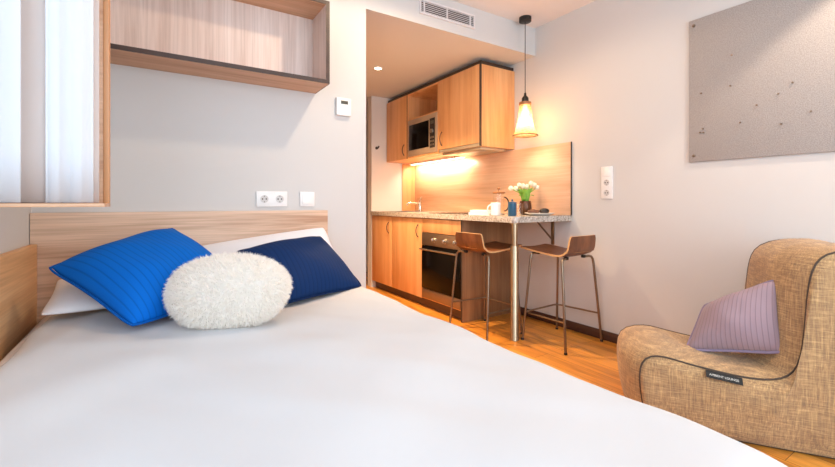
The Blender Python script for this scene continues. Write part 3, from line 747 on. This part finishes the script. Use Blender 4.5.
# coffee press
t = thing('coffee_press', 'glass coffee press with wooden lid on the bar', 'coffee press', (2.29, 2.395, cz))
ex, ey = 2.29, 2.395
mb = MB(); mb.lathe((ex, ey, cz), [(.040, .004), (.043, .006), (.043, .165), (.041, .165), (.041, .008)], 30); mb.build('beaker', M['glass'], t, 50)
mb = MB().lathe((ex, ey, cz), [(.044, 0), (.046, .003), (.046, .012), (.0435, .012), (.0435, .006)], 30)
mb.build('metal_frame', M['steel'], t)
ld = MB().lathe((ex, ey, cz+.168), [(.046, 0), (.048, .003), (.048, .012), (.03, .017)], 30).build('lid', M['lidwood'], t)
MB().lathe((ex, ey, cz+.185), [(.003, 0), (.003, .014), (.010, .018), (.012, .027), (.007, .034)], 18).build('plunger_knob', M['lidwood'], ld)
MB().tube([Vector((ex, ey, cz+.085))+cr*(.045+.035*math.sin(PI*i/10))+Vector((0, 0, .055*math.cos(PI*i/10))) for i in range(11)], .005, 8).build('handle', M['black'], t)
# white box of tea bags / napkin block
t = thing('napkin_tray', 'low white tray of napkins on the bar above the first stool', 'tray', (2.15, 2.44, cz))
an = Matrix.Translation((2.15, 2.44, cz)) @ Matrix.Rotation(R(-57), 4, 'Z')
mb = MB().box((-.055, -.085, 0), (.055, .085, .006), .002).box((-.055, -.085, .006), (-.051, .085, .022)).box((.051, -.085, .006), (.055, .085, .022)).box((-.051, -.085, .006), (.051, -.081, .022)).box((-.051, .081, .006), (.051, .085, .022))
mb.b.transform(Matrix.Translation((2.15, 2.44, cz)) @ Matrix.Rotation(R(25), 4, 'Z')); mb.build('tray_body', M['whitegloss'], t)
mb = MB()
for k in range(6): mb.box((-.048, -.078, .0065+.0055*k), (.048, .078, .0115+.0055*k), .0015)
mb.b.transform(Matrix.Translation((2.15, 2.44, cz)) @ Matrix.Rotation(R(25), 4, 'Z')); mb.build('napkins', M['sheet'], t)
# plate with bread and dark fruit
gx, gy = 2.455, 2.125
mb = MB(); mb.lathe((gx, gy, cz), [(.06, 0), (.075, .004), (.112, .017), (.114, .019), (.110, .020), (.075, .008), (.0005, .007)], 40, cap=False)
mb.b.faces.new([v for v in mb.b.verts][:40][::-1])
tag(mb.build('plate', M['whitegloss'], None, 50), 'round white plate at the end of the breakfast bar', 'plate')
mb = MB(); mb.ellipsoid((gx-.035, gy+.03, cz+.027), (.048, .026, .018), 20, 12, Matrix.Rotation(R(-30), 3, 'Z')); 
for v in mb.b.verts: v.co += Vector((0, 0, .003*math.sin(v.co.x*180)))
tag(mb.build('bread_roll', M['bread'], None, 180), 'brown bread roll on the white plate, beside the dark fruit', 'bread')
mb = MB(); mb.ellipsoid((gx+.035, gy-.014, cz+.0315), (.038, .028, .023), 20, 14, Matrix.Rotation(R(-32), 3, 'Z'))
for v in mb.b.verts:
    d_ = (v.co-Vector((gx+.035, gy-.014, cz+.03))).dot(cr); v.co.z += .06*max(-.02, d_)*.5
tag(mb.build('dark_fruit', M['darkfood'], None, 180), 'dark oval fruit on the white plate', 'fruit')

# ------------------------------------------------------------------ bar stools
def make_stool(loc, label):
    t = thing('bar_stool', label, 'stool', (0, 0, 0), 'walnut bar stools at the breakfast bar')
    prof = [(.200, .642), (.185, .640), (.12, .632), (.04, .622), (-.04, .613), (-.10, .608), (-.135, .610), (-.160, .620), (-.176, .637)]
    bprof = [(-.176, .637), (-.186, .660), (-.191, .690), (-.195, .720), (-.197, .742)]
    def shell(name, pr, widths):
        pr = [(a+.036, b) for a, b in pr]; th = .012; mb = MB(); n = 12
        # offsets along the profile normal
        def off(i):
            a = Vector(pr[max(0, i-1)]); b = Vector(pr[min(len(pr)-1, i+1)]); d = (b-a).normalized(); return Vector((-d.y, d.x))
        def surf(i, j, o):
            w_ = widths[i]; s_ = (j/n-.5)*2
            p = Vector(pr[i])+off(i)*o; x = s_*w_
            return (x, p.x, p.y+.008*(s_*s_)*(1 if name == 'seat' else 0))
        up = [[mb.b.verts.new(surf(i, j, 0)) for j in range(n+1)] for i in range(len(pr))]
        dn = [[mb.b.verts.new(surf(i, j, th)) for j in range(n+1)] for i in range(len(pr))]
        m_ = len(pr)-1
        def q(*v, mi=0): f = mb.b.faces.new(v); f.material_index = mi
        for i in range(m_):
            for j in range(n):
                q(up[i][j], up[i][j+1], up[i+1][j+1], up[i+1][j]); q(dn[i][j], dn[i+1][j], dn[i+1][j+1], dn[i][j+1])
            q(up[i][0], up[i+1][0], dn[i+1][0], dn[i][0], mi=1); q(up[i][n], dn[i][n], dn[i+1][n], up[i+1][n], mi=1)
        for j in range(n):
            q(up[0][j], dn[0][j], dn[0][j+1], up[0][j+1], mi=1); q(up[m_][j], up[m_][j+1], dn[m_][j+1], dn[m_][j], mi=1)
        return mb.build(name, [M['walnut'], M['ply']], t, 50)
    shell('seat', prof, [.140, .155, .163, .164, .164, .162, .160, .158, .157])
    shell('backrest', bprof, [.157, .155, .153, .150, .140])
    r = .0085
    for sx in (-1, 1):
        # rear leg: runs out under the seat, bends and drops splayed
        MB().tube([(sx*.10, -.105, .590), (sx*.150, -.120, .592), (sx*.168, -.126, .588), (sx*.178, -.131, .573), (sx*.183, -.135, .54), (sx*.212, -.178, .0)], r, 10).build('leg', M['legsteel'], t)
        MB().tube([(sx*.10, .115, .607), (sx*.130, .125, .610), (sx*.148, .130, .606), (sx*.157, .133, .59), (sx*.160, .135, .56), (sx*.200, .172, .0)], r, 10).build('leg', M['legsteel'], t)
    fr = []
    def leg_at(sx, rear, z):
        if rear: a, b, z1 = (.183, -.135), (.212, -.178), .54
        else: a, b, z1 = (.160, .135), (.200, .172), .56
        s_ = (z1-z)/z1; return Vector((sx*(a[0]+(b[0]-a[0])*s_), a[1]+(b[1]-a[1])*s_, z))
    z = .195
    a, b, c, d = leg_at(-1, 1, z), leg_at(-1, 0, z), leg_at(1, 0, z), leg_at(1, 1, z)
    pts = [a, a.lerp(b, .5), b+Vector((.0, -.03, 0)), b+Vector((.012, -.004, 0)), b+Vector((.04, .006, 0)), c+Vector((-.04, .006, 0)), c+Vector((-.012, -.004, 0)), c+Vector((0, -.03, 0)), d.lerp(c, .5), d]
    MB().tube(pts, .0065, 8).build('footrest', M['legsteel'], t)
    for sx in (-1, 1):
        for y, z in ((-.108, .5985), (.118, .6155)): box((sx*.10-.012, y-.012, z-.016), (sx*.10+.012, y+.012, z+.004), .003).build('mount', M['black'], t)
    for sx in (-1, 1):
        for rear in (0, 1):
            p = leg_at(sx, rear, 0); MB().lathe((p.x, p.y, 0), [(.0105, 0), (.0105, .012), (.009, .014)], 12).build('foot_cap', M['black'], t)
    return t
def copy_tree(o, parent=None):
    c = o.copy(); C.objects.link(c)
    if parent: c.parent = parent
    for ch in list(o.children): copy_tree(ch, c)
    return c
st = make_stool((0, 0, 0), 'walnut bar stool in front of the oven cabinet end, backrest towards the bed')
st2 = copy_tree(st)
st.location = (2.085, 2.320, 0); st.rotation_euler = (0, 0, R(-90))
st2.location = (2.378, 1.870, 0); st2.rotation_euler = (0, 0, R(4))
st2['label'] = 'walnut bar stool nearest the armchair, its backrest close to the pale right wall'

# ------------------------------------------------------------------ bean-bag armchair
P0 = Vector((2.0, .63, 0)); uf = Vector((-.57, .82, 0)).normalized(); uw = Vector((uf.y, -uf.x, 0))
def ch(u, w, z): return P0+uf*u+uw*w+Vector((0, 0, z))
AW = .44
top = [(.385, .012), (.405, .07), (.418, .15), (.422, .22), (.416, .275), (.395, .303), (.355, .312), (.315, .307), (.24, .291), (.147, .277), (.061, .266), (-.025, .268), (-.075, .282), (-.107, .318), (-.121, .37), (-.131, .455), (-.136, .53), (-.140, .60), (-.147, .67), (-.160, .728), (-.183, .765), (-.215, .779), (-.26, .782), (-.32, .770), (-.37, .73), (-.41, .65), (-.44, .52), (-.455, .38), (-.46, .25), (-.45, .12), (-.42, .012)]
def resample(poly, n):
    ls = [0]
    for a, b in zip(poly, poly[1:]): ls.append(ls[-1]+math.dist(a, b))
    out = []
    for k in range(n+1):
        d = ls[-1]*k/n; i = max(j for j in range(len(ls)) if ls[j] <= d+1e-9); i = min(i, len(poly)-2)
        f = (d-ls[i])/(ls[i+1]-ls[i]); out.append((poly[i][0]+(poly[i+1][0]-poly[i][0])*f, poly[i][1]+(poly[i+1][1]-poly[i][1])*f))
    return out
tp = resample(top, 84); NT_ = len(tp)-1
for _ in range(2): tp = [tp[0]]+[((tp[i-1][0]+2*tp[i][0]+tp[i+1][0])/4, (tp[i-1][1]+2*tp[i][1]+tp[i+1][1])/4) for i in range(1, NT_)]+[tp[-1]]
bt = []
for i in range(NT_+1):
    u = tp[i][0]; bt.append((u, 0))
us = [.375-(.375+.41)*i/NT_ for i in range(NT_+1)]
def smoothmono(i):
    a = tp[i][0]; return .65*us[i]+.35*max(-.41, min(.375, a))
bt = [(smoothmono(i), .006) for i in range(NT_+1)]
arm = thing('lounge_chair', 'tan woven bean bag lounge chair by the right wall', 'armchair', tuple(P0+uf*0+uw*.2))
def onorm(i):
    a = tp[max(0, i-1)]; b = tp[min(NT_, i+1)]; d = (Vector(b)-Vector(a)).normalized(); return Vector((d.y, -d.x))
def swell(w, n_):
    # the far edge of nose and back stands further forward than the near one
    k = w/AW; lift = min(1, k/.35)**.55; f = 1-abs(2*k-1)**3
    fw = max(0, n_.x)
    return (.058*lift+.015*f)*fw*(1 if fw else 0)-.03*f*max(0, -n_.x), (.010*lift+.014*f)*n_.y
def wob(u, z, w): return .004*vnoise(u*4+w*3, z*5+w*2, 1)
mb = MB(); MV = 14
for side in (0, 1):     # side panels, slightly plump
    rows = []
    for j in range(MV+1):
        r = []
        for i in range(NT_+1):
            s_ = j/MV; u = bt[i][0]+(tp[i][0]-bt[i][0])*s_; z = bt[i][1]+(tp[i][1]-bt[i][1])*s_
            pl = .030*(math.sin(PI*min(1, .08+.92*(1-s_**1.5)*1.0))**.6 if s_ < 1 else 0)*max(0, math.sin(PI*i/NT_))**.35
            if s_ == 0: pl = -.01
            pl += wob(u, z, side)*(1 if 0 < s_ < 1 else 0)
            if side:
                hb, vb = swell(AW, onorm(i)); u += hb*s_; z += vb*s_
            r.append(ch(u, -pl if side == 0 else AW+pl, z))
        rows.append(r)
    if side: rows = rows[::-1]
    mb.grid(rows)
side_o = mb.build('side_panel', M['weave'], arm, 180)
mb = MB(); rows = []; KW = 16
for k in range(KW+1):   # band over nose, seat and back
    w = AW*k/KW; f = (1-abs(2*k/KW-1)**3.0); r = []
    for i in range(NT_+1):
        n_ = onorm(i)
        hb, vb = swell(w, n_)
        u = tp[i][0]+hb; z = max(.004, tp[i][1]+vb+wob(tp[i][0], tp[i][1], w*3)*f*1.3)
        r.append(ch(u, w, z))
    rows.append(r)
mb.grid(rows); mb.build('seat_band', M['weave'], arm, 180)
mb = MB(); rows = []
for k in range(5):
    w = .008+(AW-.016)*k/4; rows.append([ch(bt[i][0], w, .004) for i in range(NT_+1)])
mb.grid(rows); mb.build('underside', M['cord'], arm, 180)
for w in (0, AW):
    pp = [(tp[i][0]+swell(w, onorm(i))[0], tp[i][1]+swell(w, onorm(i))[1]) for i in range(NT_+1)]
    MB().tube([ch(u, w-.002 if w == 0 else w+.002, z+.001) for u, z in pp], .0036 if w == 0 else .002, 7).build('piping', M['cord'], arm)
# sewn label under the piping
tg = Vector((0, 0, 0)); a0 = ch(.186, -.006, .283); a1 = ch(.064, -.006, .268)
ex_ = (a1-a0).normalized(); dn = Vector((0, 0, -1)); dn = (dn-ex_*dn.dot(ex_)).normalized(); ez_ = ex_.cross(dn).normalized()
if ez_.dot(uw) > 0: ez_ = -ez_
Lt = (a1-a0).length; ht = .022; off = .024
org = a0+ez_*off*.25
def tl(x, y, z): return org+ex_*x+dn*y+ez_*(z+off*(.1+.9*min(1, y/ht)))
mb = MB(); q = [(0, 0), (Lt, 0), (Lt, ht), (0, ht)]
mb.prism(q, lambda p: tl(p[0], p[1], 0), lambda p: tl(p[0], p[1], .0022)); lab = mb.build('label', M['label'], arm)
lab['label'] = 'black sewn label with white lettering'
cu = bpy.data.curves.new('lettering', 'FONT'); cu.body = 'AMBIENT LOUNGE'; cu.size = .009; cu.align_x = 'CENTER'; cu.align_y = 'CENTER'; cu.extrude = .0003
to = bpy.data.objects.new('lettering', cu); C.objects.link(to)
me = bpy.data.meshes.new_from_object(to); C.objects.unlink(to); bpy.data.objects.remove(to)
mb = MB(); mb.b.from_mesh(me)
yv = [v.co.x for v in mb.b.verts]; sc_ = Lt*.80/(max(yv)-min(yv))
for v in mb.b.verts:
    p = v.co.copy(); v.co = tl(Lt/2+p.x*sc_, ht/2-p.y*1.0, .0028+p.z)
mb.build('lettering', M['thread'], lab)
# purple cushion on the seat
o, rim = pillow('cushion', ch(.212, .18, .30), ch(-.083, .06, .366), ch(-.087, .12, .643), ch(.115, .31, .472), .085, M['purple'], 26,
       'purple quilted cushion propped on the tan lounge chair', 'cushion', .04)
MB().tube(rim, .006, 7, closed=True).build('piping', M['piping'], o)

# ------------------------------------------------------------------ ceiling lamps of the bedroom (above the picture)
def spot_fixture(x, y, label):
    t = thing('ceiling_spotlight', label, 'lamp', (x, y, H-.03))
    MB().lathe((x, y, H-.03), [(.040, 0), (.052, 0), (.055, .006), (.055, .03), (.040, .03)], 28, cap=False).build('housing', M['white'], t)
    MB().lathe((x, y, H-.012), [(.040, 0), (.040, .011)], 28).build('lens', M['down'], t)
spot_fixture(1.19, 1.57, 'small round white ceiling spotlight above the bed edge')
spot_fixture(2.25, .18, 'small round white ceiling spotlight above the lounge chair')

# ------------------------------------------------------------------ light
def lamp(kind, name, loc, e, col, rot=(0, 0, 0), **kw):
    d = bpy.data.lights.new(name, kind); d.energy = e; d.color = col
    for k, v in kw.items(): setattr(d, k, v)
    o = bpy.data.objects.new(name, d); C.objects.link(o); o.location = loc; o.rotation_euler = rot; return o
WARM = (1, .70, .40); SOFT = (1, .90, .82); COOL = (.78, .88, 1)
lamp('SPOT', 'ceiling_lamp_light', (1.19, 1.57, H-.035), 44, (1, .76, .52), spot_size=R(172), spot_blend=.3, shadow_soft_size=.04)
lamp('SPOT', 'wall_lamp_light', (2.25, .18, H-.035), 66, (1, .80, .62), spot_size=R(104), spot_blend=.2, shadow_soft_size=.035)
lamp('AREA', 'strip_light', (2.56, 3.65, 1.407), 13, (1, .78, .56), rot=(0, R(-25), 0), shape='RECTANGLE', size=.05, size_y=.95)
lamp('SPOT', 'downlight_light', (1.685, 3.309, HK-.008), 165, WARM, spot_size=R(100), spot_blend=.6, shadow_soft_size=.03)
lamp('SPOT', 'added_hall_fill', (1.55, 2.75, HK-.008), 265, WARM, spot_size=R(100), spot_blend=.6, shadow_soft_size=.03)  # added lamp without a fixture, placed to brighten base cabinets and floor
lamp('POINT', 'pendant_light', (px_, py_, 1.57), 11, (1, .78, .56), shadow_soft_size=.03)
# daylight through the window beside the bed, fill through the added window
lamp('AREA', 'window_daylight', (L-.12, (WY0+WY1)/2, (WZ0+WZ1)/2), 30, (.50, .75, 1), rot=(0, R(-90), 0), shape='RECTANGLE', size=WZ1-WZ0, size_y=WY1-WY0)
lamp('AREA', 'added_front_fill', ((FX0+FX1)/2, Y0-.12, (FZ0+FZ1)/2), 94, (.70, .86, 1), rot=(R(90), 0, 0), shape='RECTANGLE', size=FX1-FX0, size_y=FZ1-FZ0)  # added frontal fill for back wall, bed and chair
wd = bpy.data.worlds.new('World'); bpy.context.scene.world = wd; wd.use_nodes = True
wd.node_tree.nodes['Background'].inputs[0].default_value = (.75, .86, 1, 1); wd.node_tree.nodes['Background'].inputs[1].default_value = 1.2

# ------------------------------------------------------------------ camera
cam = bpy.data.cameras.new('Camera'); co = bpy.data.objects.new('Camera', cam); C.objects.link(co)
cam.sensor_fit = 'HORIZONTAL'; cam.sensor_width = 36; cam.lens = 36*409/835; cam.clip_start = .02
cam.shift_y = -30.5/835
co.location = (0, 0, .96); co.rotation_euler = (R(90), 0, -math.atan(260.5/409))
sc = bpy.context.scene; sc.camera = co
sc.view_settings.view_transform = 'Standard'; sc.view_settings.look = 'None'; sc.view_settings.gamma = 1; sc.view_settings.use_curve_mapping = False
sc.view_settings.exposure = -.07
